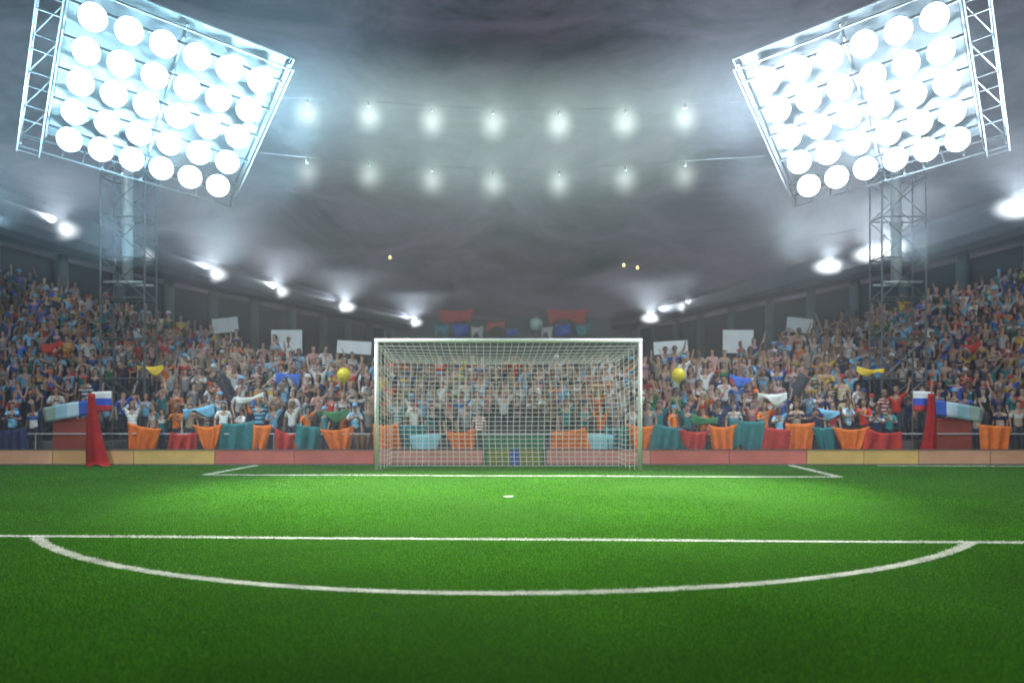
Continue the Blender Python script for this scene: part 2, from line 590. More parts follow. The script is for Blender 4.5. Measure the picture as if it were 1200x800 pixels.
# ------------------------------------------------------------------ advertising boards
BD = 27.25
bh = 0.52
RED, PINK, YEL, PEACH = (0.74, 0.19, 0.16), (0.80, 0.34, 0.28), (0.86, 0.56, 0.19), (0.80, 0.43, 0.28)
boards = [(-160, -40, PEACH), (-40, 62, PEACH), (62, 157, (0.80, 0.46, 0.21)), (157, 252, YEL), (252, 345, RED), (345, 438, RED), (438, 502, PINK), (502, 566, PINK),
          (640, 702, PINK), (702, 762, PINK), (762, 854, RED), (854, 945, RED), (945, 1012, YEL), (1012, 1076, YEL), (1076, 1160, PEACH), (1160, 1260, PEACH), (1260, 1370, PEACH)]
blabel = ['peach pitchside board beyond the left edge', 'peach pitchside board at the far left end', 'light orange pitchside board behind the red draped flag',
          'yellow pitchside board ending beside the red ones on the left', 'red pitchside board next to the left yellow board', 'red pitchside board just outside the left goal post',
          'pink pitchside board behind the left end of the net', 'pink pitchside board directly left of the dark green gate', 'pink pitchside board directly right of the dark green gate',
          'pink pitchside board behind the right end of the net', 'red pitchside board just outside the right goal post', 'red pitchside board next to the right yellow boards',
          'yellow pitchside board beside the red ones on the right', 'yellow pitchside board beside the peach ones on the right', 'peach pitchside board below the brick red barrier on the right',
          'peach pitchside board at the far right end', 'peach pitchside board beyond the right edge']
bmats = {}
for (x0, x1, c), lb in zip(boards, blabel):
    X0, X1 = (x0 - 600) / F * BD, (x1 - 600) / F * BD
    hw = (X1 - X0) / 2 - 0.012
    t = tag(empty('advertising_board', ((X0 + X1) / 2, BD, 0)), lb, 'advertising board', 'advertising boards along the end of the pitch')
    if c not in bmats: bmats[c] = noise_mat('board_print', vary(c, 0.82), vary(c, 1.12), 1.1, 0.5)
    bm = bmesh.new(); box(bm, (-hw, -0.03, 0.05), (hw, 0.03, bh - 0.02)); part('panel', bm, bmats[c], t)
    bm = bmesh.new(); box(bm, (-hw, -0.04, bh - 0.02), (hw, 0.04, bh + 0.01)); box(bm, (-hw, -0.04, 0.0), (hw, 0.04, 0.05)); part('frame', bm, M['dark_steel'], t)
    for s in (-1, 1):
        bm = bmesh.new(); tube(bm, [(s * hw * 0.7, 0.04, 0.45), (s * hw * 0.7, 0.4, 0.02)], 0.02); part('strut', bm, M['dark_steel'], t)
# dark green gate in the middle with olive leaves and a blue post
GX0, GX1 = (567 - 600) / F * BD, (639 - 600) / F * BD
t = tag(empty('pitch_gate', ((GX0 + GX1) / 2, BD, 0)), 'dark green gate behind the net with olive leaves and a blue centre post', 'gate')
ghw = (GX1 - GX0) / 2
mg = plain('gate_green', (0.03, 0.20, 0.11)); mo = plain('gate_olive', (0.24, 0.30, 0.04)); mb = plain('gate_blue', (0.03, 0.12, 0.60))
bm = bmesh.new(); box(bm, (-ghw, 0, 0.52), (ghw, 0.06, 0.98)); part('top_panel', bm, mg, t)
for s in (-1, 1):
    bm = bmesh.new(); box(bm, (min(s * 0.14, s * (ghw - 0.12)), 0, 0.03), (max(s * 0.14, s * (ghw - 0.12)), 0.05, 0.515)); part('leaf', bm, mo, t)
    bm = bmesh.new(); box(bm, (min(s * (ghw - 0.115), s * ghw), -0.01, 0), (max(s * (ghw - 0.115), s * ghw), 0.07, 0.518)); part('side_post', bm, mg, t)
bm = bmesh.new(); box(bm, (-0.135, -0.02, 0), (0.135, 0.07, 0.518)); part('centre_post', bm, mb, t)

# ------------------------------------------------------------------ grandstand
R0, RP, Z0, RS = 28.3, 0.8, 0.30, 0.42
NROW = 18


def row_D(i): return R0 + RP * i
def row_z(i): return Z0 + RS * i


def rows_at(u):            # how many rows there are at a distance u (px) from the middle
    u = abs(u)
    return float(np.interp(u, [0, 200, 300, 400, 500, 600, 680], [4.2, 5.2, 6.8, 9.6, 12.6, 16.4, 17.9]))


stand = tag(empty('grandstand', (0, R0, 0)), 'dark concrete grandstand stepping up behind the boards under the crowd', 'grandstand')
for i in range(NROW):
    d = row_D(i)
    u0 = 0
    while u0 < 760 and rows_at(u0) < i: u0 += 5
    xin = u0 / F * d
    xo = 760 / F * d
    spans = [(-xo, xo)] if u0 == 0 else [(-xo, -xin), (xin, xo)]
    for a, c in spans:
        bm = bmesh.new()
        box(bm, (a, d - 0.4 - R0, -0.01 + 0.002 * i), (c, d + 0.4 - 0.003 - R0, row_z(i)))
        part('step', bm, M['step'], stand)
for s in (-1, 1):          # the back parapet follows the rising rear edge
    bm = bmesh.new()
    for i in range(5, NROW):
        us = [u for u in range(0, 765, 5) if int(rows_at(u)) == i]
        if not us: continue
        d = row_D(i) + 0.45
        a, c = sorted((s * us[0] / F * d, s * (us[-1] + 5) / F * d))
        box(bm, (a + 0.002, d - R0, 0), (c - 0.002, d + 0.12 - R0, row_z(i) + 0.85))
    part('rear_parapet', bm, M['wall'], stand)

# ------------------------------------------------------------------ people
BUILD = {}
POSES = {
    'A': ((.34, -.06, 1.60), (.39, -.10, 1.86), (.40, -.11, 1.96)),
    'B': ((.31, -.10, 1.58), (.22, -.16, 1.83), (.20, -.18, 1.93)),
    'C': ((.27, -.12, 1.17), (.09, -.31, 1.24), (.04, -.37, 1.29)),
    'D': ((.26, .03, 1.16), (.27, -.05, .91), (.27, -.07, .82)),
    'E': ((.37, -.10, 1.48), (.17, -.15, 1.63), (.10, -.13, 1.70)),
}
TEMPL = [('A', 'A', 'raising both arms'), ('D', 'A', 'raising one arm'), ('C', 'C', 'clapping'), ('D', 'D', 'with arms down'), ('E', 'E', 'holding hands to head'), ('C', 'B', 'waving one hand'), ('B', 'B', 'with hands above head')]


def skin_mesh(name, verts, edges, radii, root, lvl):
    me = bpy.data.meshes.new(name)
    me.from_pydata([tuple(v) for v in verts], edges, [])
    o = bpy.data.objects.new(name, me)
    COL.objects.link(o)
    sk = o.modifiers.new('skin', 'SKIN')
    sk.use_smooth_shade = True
    sk.branch_smoothing = 0.4
    for i, r in enumerate(radii):
        d = me.skin_vertices[0].data[i]
        d.radius = r if isinstance(r, tuple) else (r, r)
        d.use_root = (i == root)
    ss = o.modifiers.new('sub', 'SUBSURF')
    ss.levels = lvl; ss.render_levels = lvl
    bpy.context.view_layer.update()
    dg = bpy.context.evaluated_depsgraph_get()
    out = bpy.data.meshes.new_from_object(o.evaluated_get(dg))
    bpy.data.objects.remove(o)
    out.name = name
    return out


def body_skeleton(l, r, fingers):
    V, E, R = [], [], []
    def add(p, rad, par=None):
        V.append(Vector(p)); R.append(rad)
        if par is not None: E.append((par, len(V) - 1))
        return len(V) - 1
    pel = add((0, 0, .96), (.15, .105))
    bel = add((0, 0, 1.12), (.128, .095), pel)
    che = add((0, 0.005, 1.31), (.155, .112), bel)
    nb_ = add((0, 0.01, 1.45), (.085, .07), che)
    nk = add((0, -.005, 1.515), (.052, .054), nb_)
    h1 = add((0, -.025, 1.565), (.066, .078), nk)
    h2 = add((0, -.02, 1.64), (.078, .096), h1)
    h3 = add((0, -.01, 1.715), (.070, .086), h2)
    h4 = add((0, -.005, 1.748), (.036, .046), h3)
    for s, pose in ((-1, l), (1, r)):
        e, w_, h = [Vector((s * p[0], p[1], p[2])) for p in POSES[pose]]
        sh = add((s * .175, 0.01, 1.405), .062, che)
        ei = add(e, .043, sh)
        wi = add(w_, .030, ei)
        pa_ = add(w_.lerp(h, .75), (.040, .022), wi)
        if fingers:
            d = (h - w_).normalized()
            side = d.cross(Vector((0, -1, 0.2))).normalized()
            if side.length < .5: side = Vector((1, 0, 0))
            nrm = side.cross(d).normalized()
            for k, (o_, L) in enumerate(((-.030, .062), (-.010, .074), (.010, .07), (.030, .055))):
                b0 = add(w_.lerp(h, .75) + d * .032 + side * o_, .011, pa_)
                b1 = add(V[b0] + d * L * .5 + side * o_ * .25 + nrm * .006, .0095, b0)
                add(V[b1] + d * L * .5 + side * o_ * .2 + nrm * .018, .008, b1)
            t0 = add(w_.lerp(h, .45) + side * s * .042, .012, pa_)
            add(V[t0] + d * .045 + side * s * .02 + nrm * .012, .0095, t0)
        else:
            add(h + (h - w_) * .5, (.030, .014), pa_)
        hp = add((s * .095, 0, .88), .092, pel)
        kn = add((s * .11, -.015, .50), .060, hp)
        an = add((s * .115, .02, .09), .040, kn)
        add((s * .125, -.13, .045), (.042, .034), an)
    return V, E, R


def shirt_skeleton(l, r, coat=False):
    V, E, R = [], [], []
    def add(p, rad, par=None):
        V.append(Vector(p)); R.append(rad)
        if par is not None: E.append((par, len(V) - 1))
        return len(V) - 1
    hem = add((0, 0, .87), (.165, .125)) if not coat else add((0, 0, .72), (.20, .165), add((0, 0, .42), (.235, .20)))
    pel = add((0, 0, .97), (.162, .122), hem)
    bel = add((0, 0, 1.12), (.150, .116), pel)
    che = add((0, 0.005, 1.31), (.172, .13), bel)
    add((0, 0.01, 1.455), (.080, .075), che)
    for s, pose in ((-1, l), (1, r)):
        e = Vector((s * POSES[pose][0][0], POSES[pose][0][1], POSES[pose][0][2]))
        sh0 = Vector((s * .175, 0.01, 1.405))
        sh = add(sh0, .078, che)
        add(sh0.lerp(e, .5), .066, sh)
        add(sh0.lerp(e, .85), .062, len(V) - 1)
    return V, E, R


def finish_body(me):
    me.materials.clear()
    for k in ('skin', 'denim', 'eye', 'mouth'): me.materials.append(M[k])
    for v in me.vertices:      # nose, brow and ears pushed out of the head surface
        c = v.co
        if c.z > 1.54 and c.y < -.085 and abs(c.x) < .02 and 1.60 < c.z < 1.655: c.y -= .022
        if c.z > 1.54 and abs(c.x) > .066 and -.03 < c.y < .02 and 1.61 < c.z < 1.67: c.x += math.copysign(.018, c.x)
    for p in me.polygons:
        c = p.center
        if c.z < .97 and abs(c.x) < .24 and not (abs(c.x) > .215): p.material_index = 1
        elif c.z > 1.54 and c.y < -.07:
            if 1.645 < c.z < 1.672 and .018 < abs(c.x) < .052: p.material_index = 2
            elif 1.572 < c.z < 1.592 and abs(c.x) < .028: p.material_index = 3
    me.polygons.foreach_set('use_smooth', [True] * len(me.polygons))


def hair_mesh(name, long):
    bm = bmesh.new()
    bmesh.ops.create_icosphere(bm, subdivisions=3, radius=1.0)
    kill = []
    for v in bm.verts:
        x, y, z = v.co
        if (y < -.35 and z < .38) or (not long and z < -.35 and y < .25) or z < (-.95 if long else -.62): kill.append(v)
    bmesh.ops.delete(bm, geom=kill, context='VERTS')
    for v in bm.verts:
        x, y, z = v.co
        k = 1 + .05 * math.sin(13 * x + 3) * math.sin(11 * y + 9 * z)
        dz = z * .108 * k
        if long and z < -.1: dz = z * .24 * k
        v.co = Vector((x * .096 * k, y * .116 * k - .012, 1.665 + dz))
    return mesh_from(bm, name, M['hair'], True)


def cap_mesh(name):
    bm = bmesh.new()
    lathe(bm, [(.102, 0), (.104, .03), (.092, .075), (.06, .105), (0, .118)], 18)
    vs = [bm.verts.new((.085 * math.sin(a), -.085 - .085 * math.cos(a) * 1.0, -.006)) for a in np.linspace(-PI / 2, PI / 2, 9)]
    top = [bm.verts.new(v.co + Vector((0, 0, .008))) for v in vs]
    bm.faces.new(vs); bm.faces.new(top[::-1])
    for k in range(8): bm.faces.new((vs[k], vs[k + 1], top[k + 1], top[k]))
    bmesh.ops.transform(bm, matrix=Matrix.Translation((0, -.012, 1.685)) @ Matrix.Diagonal((.97, 1.1, 1, 1)), verts=bm.verts[:])
    return mesh_from(bm, name, M['hair'], True)


HAIR = [hair_mesh('short_hair', False), hair_mesh('long_hair', True), cap_mesh('cap')]
BODY, SHIRT, COAT, LOWB = [], [], [], []
for l, r, _ in TEMPL:
    me = skin_mesh('person_body', *body_skeleton(l, r, True), 0, 2); finish_body(me); BODY.append(me)
    sh = skin_mesh('shirt', *shirt_skeleton(l, r), 0, 2); sh.materials.clear(); sh.materials.append(M['cloth'])
    sh.polygons.foreach_set('use_smooth', [True] * len(sh.polygons))
    for v in sh.vertices:       # folds
        c = v.co; c.y += .006 * math.sin(40 * c.z + 25 * c.x); c.x += .005 * math.sin(33 * c.z)
    SHIRT.append(sh)
    sh = skin_mesh('coat', *shirt_skeleton(l, r, True), 0, 2); sh.materials.clear(); sh.materials.append(M['cloth'])
    sh.polygons.foreach_set('use_smooth', [True] * len(sh.polygons))
    for v in sh.vertices:
        c = v.co; c.y += .012 * math.sin(22 * c.x + 6 * c.z); c.x += .01 * math.sin(17 * c.z)
    COAT.append(sh)
    LOWB.append((skin_mesh('low_body', *body_skeleton(l, r, False), 0, 1), skin_mesh('low_shirt', *shirt_skeleton(l, r), 0, 1)))

COLS = {'orange': (.85, .19, .015), 'red': (.55, .035, .025), 'teal': (.015, .20, .22), 'azure': (.20, .52, .80), 'white': (.72, .74, .74), 'navy': (.02, .035, .12), 'grey': (.28, .29, .30),
        'beige': (.40, .31, .23), 'pink': (.58, .30, .29), 'black': (.02, .02, .022), 'blue': (.03, .12, .55), 'yellow': (.75, .52, .03), 'brown': (.16, .085, .05), 'green': (.03, .20, .08)}
PAL_FRONT = dict(orange=22, red=9, teal=18, white=12, navy=9, black=7, beige=9, grey=8)
PAL_FRONT['azure'] = 12
PAL_MID = {'beige': 14, 'pink': 15, 'white': 19, 'azure': 18, 'grey': 9, 'brown': 5, 'navy': 6, 'red': 6, 'teal': 5, 'blue': 4, 'yellow': 2, 'orange': 5, 'green': 3, 'black': 4}
PAL_SIDE = {'azure': 20, 'blue': 15, 'white': 9, 'navy': 17, 'teal': 18, 'grey': 5, 'red': 8, 'beige': 6, 'black': 8, 'brown': 5, 'yellow': 2, 'orange': 2, 'green': 4}
PAL_MIDTOP = {'beige': 22, 'pink': 22, 'white': 14, 'grey': 9, 'azure': 11, 'brown': 6, 'orange': 7, 'red': 6, 'navy': 4, 'green': 4}


def pick(pal):
    ks = list(pal); return random.choices(ks, [pal[k] for k in ks])[0]


TOW = (-13.95, 30.3)
people = []
for i in range(NROW):
    d = row_D(i)
    x = -740 / F * d
    while x < 740 / F * d:
        sp = random.uniform(.34, .60) if i else random.uniform(.40, .66)
        x += sp
        u = x / d * F
        if rows_at(u) < i + random.uniform(-.15, .15): continue
        if any(abs(x - s * TOW[0]) < 1.25 and abs(d - TOW[1]) < 1.05 for s in (-1, 1)): continue
        if i == 0 and abs(u) < 36: continue
        if i == 0 and (455 < abs(u + 0) < 548): continue          # the brick red barriers stand here
        pal = PAL_FRONT if i == 0 else (PAL_SIDE if abs(u) > 405 + 4 * i else (PAL_MIDTOP if i > 3 and abs(u) > 120 else PAL_MID))
        people.append(dict(i=i, x=x, d=d + random.uniform(-.2, .2), u=u, c=pick(pal), t=random.choices(range(len(TEMPL)), [7, 12, 20, 40, 4, 12, 5] if i < 5 else [4, 9, 24, 50, 3, 8, 2])[0],
                           s=random.uniform(.88, 1.08), rz=random.uniform(-.9, .9) - .35 * x / 20,
                           h=random.choices([0, 1, 2], [60, 26, 14])[0], skin=vary(random.choice([(.52, .30, .21), (.58, .36, .27), (.46, .25, .17), (.30, .16, .10), (.60, .40, .32)]), .82),
                           hc=random.choice([(.02, .014, .01), (.035, .022, .014), (.09, .05, .025), (.25, .16, .07), (.012, .012, .012)])))
vis = [p for p in people if abs(p['u']) < 596]
vis.sort(key=lambda p: (p['i'], p['x']))
solo = vis[:300]
ORD = ['first', 'second', 'third', 'fourth', 'fifth', 'sixth', 'seventh', 'eighth', 'ninth', 'tenth', 'eleventh', 'twelfth', 'thirteenth', 'fourteenth', 'fifteenth', 'sixteenth', 'seventeenth', 'eighteenth', 'nineteenth', 'twentieth'] + \
      ['twenty-' + k for k in ('first', 'second', 'third', 'fourth', 'fifth', 'sixth', 'seventh', 'eighth', 'ninth')] + ['thirtieth'] + ['thirty-' + k for k in ('first', 'second', 'third', 'fourth', 'fifth', 'sixth', 'seventh', 'eighth', 'ninth')]
ROWN = ['front row', 'second row', 'third row', 'fourth row', 'fifth row', 'sixth row', 'seventh row']
cnt = {}
for p in solo:
    key = (p['i'], p['c'])
    cnt[key] = cnt.get(key, 0) + 1
    b = obj('person', BODY[p['t']], None, (p['x'], p['d'], row_z(p['i'])))
    b.rotation_euler = (0, 0, p['rz']); b.scale = (p['s'],) * 3
    b.color = (*p['skin'], 1)
    tag(b, f"person in {p['c']} shirt {TEMPL[p['t']][2]}, {ORD[cnt[key] - 1]} {p['c']} one from left, {ROWN[p['i']]}", 'person', 'spectators standing in the front rows')
    s = obj('shirt', SHIRT[p['t']], b); k = random.uniform(.68, 1.08) * (1.15 if p['i'] == 0 else .85)
    s.color = (*vary(COLS[p['c']], k), 1)
    h = obj('cap' if p['h'] == 2 else 'hair', HAIR[p['h']], b)
    h.color = (*(vary(COLS[random.choice(['white', 'red', 'orange', 'navy', 'azure'])], .8) if p['h'] == 2 else p['hc']), 1)
ids = {id(p) for p in solo}


def arr(me):
    v = np.empty(len(me.vertices) * 3, np.float32); me.vertices.foreach_get('co', v)
    me.calc_loop_triangles()
    f = np.empty(len(me.loop_triangles) * 3, np.int32); me.loop_triangles.foreach_get('vertices', f)
    return v.reshape(-1, 3), f.reshape(-1, 3)


LA = [(arr(a), arr(c)) for a, c in LOWB]
HA = [arr(h) for h in HAIR]
VV, FF, CC = [], [], []


def shirt_tint(sv, c):
    out = np.tile(np.array((*c, 1), np.float32), (len(sv), 1))
    second = np.array((*vary(COLS[random.choice(['white', 'white', 'navy', 'red', 'black', 'yellow', 'blue', 'grey'])], .7), 1), np.float32)
    q = random.random()
    if q < .2: out[np.abs(sv[:, 0]) > .2] = second
    elif q < .38: out[np.abs(sv[:, 2] - 1.27) < .08] = second
    elif q < .5: out[np.sin(sv[:, 2] * 45) > .2] = second
    elif q < .58: out[sv[:, 2] > 1.36] = second
    return out


off = 0
for p in people:
    if id(p) in ids: continue
    ca, sa = math.cos(p['rz']), math.sin(p['rz'])
    k = random.uniform(.55, 1.05)
    (bv, bf), (sv, sf) = LA[p['t']]
    bc = np.tile(np.array((*p['skin'], 1), np.float32), (len(bv), 1)); bc[bv[:, 2] < .95] = (.03, .035, .06, 1)
    for v, f, c in ((bv, bf, bc), (sv, sf, shirt_tint(sv, vary(COLS[p['c']], k))),
                    (*HA[p['h']], np.tile(np.array((*(vary(COLS[random.choice(['white', 'red', 'navy', 'azure'])], .8) if p['h'] == 2 else p['hc']), 1), np.float32), (len(HA[p['h']][0]), 1)))):
        v = v * p['s']
        q = np.stack([v[:, 0] * ca - v[:, 1] * sa + p['x'], v[:, 0] * sa + v[:, 1] * ca + p['d'], v[:, 2] + row_z(p['i'])], 1)
        VV.append(q); FF.append(f + off); CC.append(c); off += len(v)
VV = np.concatenate(VV); FF = np.concatenate(FF); CC = np.concatenate(CC)
me = bpy.data.meshes.new('crowd')
me.vertices.add(len(VV)); me.vertices.foreach_set('co', VV.ravel().astype(np.float32))
me.loops.add(len(FF) * 3); me.loops.foreach_set('vertex_index', FF.ravel().astype(np.int32))
me.polygons.add(len(FF)); me.polygons.foreach_set('loop_start', np.arange(0, len(FF) * 3, 3, dtype=np.int32))
me.update(calc_edges=True)
me.polygons.foreach_set('use_smooth', [True] * len(me.polygons))
ca_ = me.color_attributes.new('tint', 'FLOAT_COLOR', 'POINT')
ca_.data.foreach_set('color', CC.ravel().astype(np.float32))
m, nt, b = nodes('crowd_cloth')
at = nt.nodes.new('ShaderNodeVertexColor'); at.layer_name = 'tint'
nt.links.new(at.outputs['Color'], b.inputs['Base Color']); b.inputs['Roughness'].default_value = .8
me.materials.append(m)
tag(obj('crowd', me), 'packed mass of spectators filling the upper rows of the stand', 'crowd', kind='stuff')
print('people', len(people), 'solo', len(solo), 'last row', solo[-1]['i'])


# ------------------------------------------------------------------ things among the crowd
def cloth_sheet(w, h, nx, ny, amp, kx, ph=0.0, taper=None, swag=0.0):
    """hanging cloth in the XZ plane, top edge at z = 0"""
    bm = bmesh.new()
    g = {}
    for side in (0, 1):
        for j in range(ny + 1):
            for i in range(nx + 1):
                u, v = i / nx, j / ny
                ww = w * (lerp(1, taper, v) if taper is not None else 1)
                y = amp * math.sin(kx * u + ph + 1.2 * v) * (0.3 + 0.7 * v)
                g[side, i, j] = bm.verts.new(((u - .5) * ww, y + side * .012, -h * v + .02 * math.sin(3 * u + ph) - swag * math.sin(PI * u) * (1 - v) + swag * 1.6 * v * math.sin(2.1 * PI * u + ph) + swag * .8 * v * math.sin(7 * u + 2 * ph)))
    for j in range(ny):
        for i in range(nx):
            a = [g[0, i, j], g[0, i + 1, j], g[0, i + 1, j + 1], g[0, i, j + 1]]
            bm.faces.new(a)
            bm.faces.new([g[1, i, j], g[1, i, j + 1], g[1, i + 1, j + 1], g[1, i + 1, j]])
    for i in range(nx):
        for j in (0, ny): bm.faces.new([g[0, i, j], g[0, i + 1, j], g[1, i + 1, j], g[1, i, j]])
    for j in range(ny):
        for i in (0, nx): bm.faces.new([g[0, i, j], g[0, i, j + 1], g[1, i, j + 1], g[1, i, j]])
    return bm


def stripe_mat(name, stops, axis='Z'):
    m, nt, b = nodes(name)
    tc = nt.nodes.new('ShaderNodeTexCoord'); sp = nt.nodes.new('ShaderNodeSeparateXYZ'); r = nt.nodes.new('ShaderNodeValToRGB')
    r.color_ramp.interpolation = 'CONSTANT'
    nt.links.new(tc.outputs['Generated'], sp.inputs[0]); nt.links.new(sp.outputs[axis], r.inputs['Fac']); nt.links.new(r.outputs['Color'], b.inputs['Base Color'])
    e = r.color_ramp.elements
    e[0].position = stops[0][0]; e[0].color = (*stops[0][1], 1)
    e[1].position = stops[1][0]; e[1].color = (*stops[1][1], 1)
    for pos, c in stops[2:]:
        x = e.new(pos); x.color = (*c, 1)
    b.inputs['Roughness'].default_value = .8
    return m


tri = stripe_mat('tricolour', [(0, (.50, .02, .03)), (.333, (.03, .09, .60)), (.667, (.75, .78, .80))])
bluewhite = stripe_mat('blue_white', [(0, (.28, .40, .36)), (.25, (.30, .55, .70)), (.5, (.50, .68, .80)), (.72, (.03, .10, .50))], 'X')
bluewhite2 = stripe_mat('blue_white_reversed', [(0, (.03, .10, .50)), (.28, (.50, .68, .80)), (.5, (.30, .55, .70)), (.75, (.28, .40, .36))], 'X')
m_red = plain('red_cloth', (.66, .010, .016), .75, spread=.2)
m_brick = plain('brick_red', (.30, .05, .03), .7)
m_wood = plain('pole_wood', (.25, .17, .10), .7)
m_whiteboard = plain('white_board', (.66, .70, .74), .5, spread=.08)
m_cyan = plain('cyan_cloth', (.25, .60, .70), .7)
m_black = plain('black_cloth', (.02, .024, .035), .8)
m_yellow = plain('yellow_rubber', (.80, .62, .02), .4, spread=.08)

for s, sd in ((-1, 'left'), (1, 'right')):
    mx = lambda x: x if s < 0 else 1201 - x
    # tricolour flag on a pole
    d = R0 + .45
    p = P(mx(131), 459, d)
    t = tag(empty('tricolour_flag', (p.x, d - .75, 0)), f'white, blue and red striped flag held up in the crowd near the {sd} red drape', 'flag')
    bm = cloth_sheet(.70, .68, 12, 8, .05, 7, s); bmesh.ops.translate(bm, verts=bm.verts[:], vec=(0, 0, p.z)); part('cloth', bm, tri, t, True)
    bm = bmesh.new(); tube(bm, [(-s * .37, 0.02, .3), (-s * .37, .02, p.z + .05)], .014); part('pole', bm, m_wood, t)
    # brick red barrier with a striped banner over its top
    dd = R0 - .25
    a, c = P(mx(62), 493, dd), P(mx(106), 493, dd)
    t = tag(empty('barrier', ((a.x + c.x) / 2, dd, 0)), f'brick red solid crowd barrier at the {sd} end of the front row', 'barrier')
    bw = abs(a.x - c.x) / 2
    bm = bmesh.new(); box(bm, (-bw, 0, .02), (bw, .10, a.z), bevel=.015); part('panel', bm, m_brick, t)
    bm = bmesh.new(); tube(bm, [(-bw, .05, a.z + .03), (bw, .05, a.z + .03)], .03, 8); part('top_rail', bm, m_red, t)
    a = P(mx(80), 473, dd)
    bm = cloth_sheet(1.62, .50, 14, 6, .04, 9, .5 * s)
    bmesh.ops.rotate(bm, verts=bm.verts[:], cent=(0, 0, 0), matrix=Matrix.Rotation(-s * .15 * -1, 3, 'Y'))
    o = obj('striped_banner', mesh_from(bm, 'striped_banner', bluewhite if s < 0 else bluewhite2, True), None, (a.x, dd - .12, a.z))
    tag(o, f'pale green, light blue and dark blue banner draped along the {sd} brick red barrier', 'banner')
    # folded red flag on a pole
    fd = BD - .35 if s < 0 else BD + .35
    top = P(107 if s < 0 else 1092, 461, fd)
    t = tag(empty('draped_flag', (top.x, fd, 0)), 'tall furled red flag hanging down to the turf in front of the left boards' if s < 0 else 'tall furled red flag standing behind the peach boards on the right', 'flag')
    bm = bmesh.new()
    nlev, na = 16, 28
    rings = []
    for j in range(nlev + 1):
        v = j / nlev
        r = lerp(.10, .33 if s < 0 else .26, v ** 1.2)
        rings.append([bm.verts.new((r * (1 + .16 * math.sin(5 * a_ + 2 * v) + .07 * math.sin(11 * a_)) * math.cos(a_) + .24 * v * v * (1 if s < 0 else -.6),
                                    r * .6 * (1 + .16 * math.sin(5 * a_ + 2 * v)) * math.sin(a_), lerp(top.z, .03 if s < 0 else .25, v) + .05 * math.sin(3 * a_) * v)) for a_ in np.linspace(0, 2 * PI, na + 1)[:-1]])
    for a_, c_ in zip(rings, rings[1:]):
        for k in range(na): bm.faces.new((a_[k], a_[(k + 1) % na], c_[(k + 1) % na], c_[k]))
    bm.faces.new(rings[0])
    bmesh.ops.solidify(bm, geom=bm.faces[:], thickness=.01)
    part('cloth', bm, m_red, t, True)
    bm = bmesh.new(); tube(bm, [(0, 0, 0), (0, 0, top.z + .06)], .02, 8); part('pole', bm, m_wood, t)
    # light blue bucket-shaped banner behind the net
    d = R0 - .55
    p = P(498 if s < 0 else 702, 510, d)
    o = obj('hanging_banner', mesh_from(cloth_sheet(1.06, .70, 12, 8, .04, 8, 0, .62), 'hanging_banner', m_cyan, True), None, (p.x, d, p.z))
    tag(o, f'light cyan tapering banner hanging behind the {sd} half of the net', 'banner')
    # yellow balloon
    d = 28.85
    p = P(403 if s < 0 else 795, 439, d)
    t = tag(empty('balloon', p), f'round yellow balloon over the crowd outside the {sd} goal post', 'balloon')
    bm = bmesh.new(); lathe(bm, [(0, .25), (.12, .22), (.21, .13), (.24, .0), (.2, -.14), (.1, -.25), (.03, -.30), (.045, -.33), (0, -.33)], 20); part('skin', bm, m_yellow, t, True)
    bm = bmesh.new(); tube(bm, [(0, 0, -.33), (.03, .1, -.9)], .005, 4); part('string', bm, m_wood, t)
    # black slanting flag
    d = 29.25
    p = P(mx(257), 440, d)
    bm = cloth_sheet(.42, 1.05, 6, 12, .06, 5, s)
    bmesh.ops.rotate(bm, verts=bm.verts[:], cent=(0, 0, 0), matrix=Matrix.Rotation(s * .55, 3, 'Y'))
    t = tag(empty('black_flag', (p.x, d, p.z)), f'black flag slanting over the crowd in the {sd} block', 'flag')
    part('cloth', bm, m_black, t, True)
    bm = bmesh.new(); tube(bm, [(-s * .25, .03, .10), (s * .55, .03, -1.25)], .013, 6); part('pole', bm, m_wood, t)
    # white placards above the rear rows
    for (x, y, wpx, hpx, tl, lb) in ((264, 381, 30, 17, .10, 'wide blank white placard raised over the crowd, outermost of the three on the %s'),
                                     (336, 400, 36, 27, .0, 'large squarish blank white placard raised above the %s block'),
                                     (415, 407, 40, 15, -.06, 'low blank white placard raised nearest the %s goal post')):
        n_ = int(rows_at(x - 600)); d = row_D(n_) + .1
        k = d / F
        p = P(mx(x), y, d)
        t = tag(empty('placard', (p.x, d, row_z(n_))), lb % sd, 'placard')
        bm = bmesh.new(); box(bm, (-wpx * k / 2, -.015, -hpx * k / 2), (wpx * k / 2, .015, hpx * k / 2), Matrix.Translation((0, 0, p.z - row_z(n_))) @ Matrix.Rotation(s * tl, 4, 'Y')); part('board', bm, m_whiteboard, t)
        bm = bmesh.new(); tube(bm, [(0, .03, .05), (0, .03, p.z - row_z(n_))], .016, 6); part('pole', bm, m_wood, t)

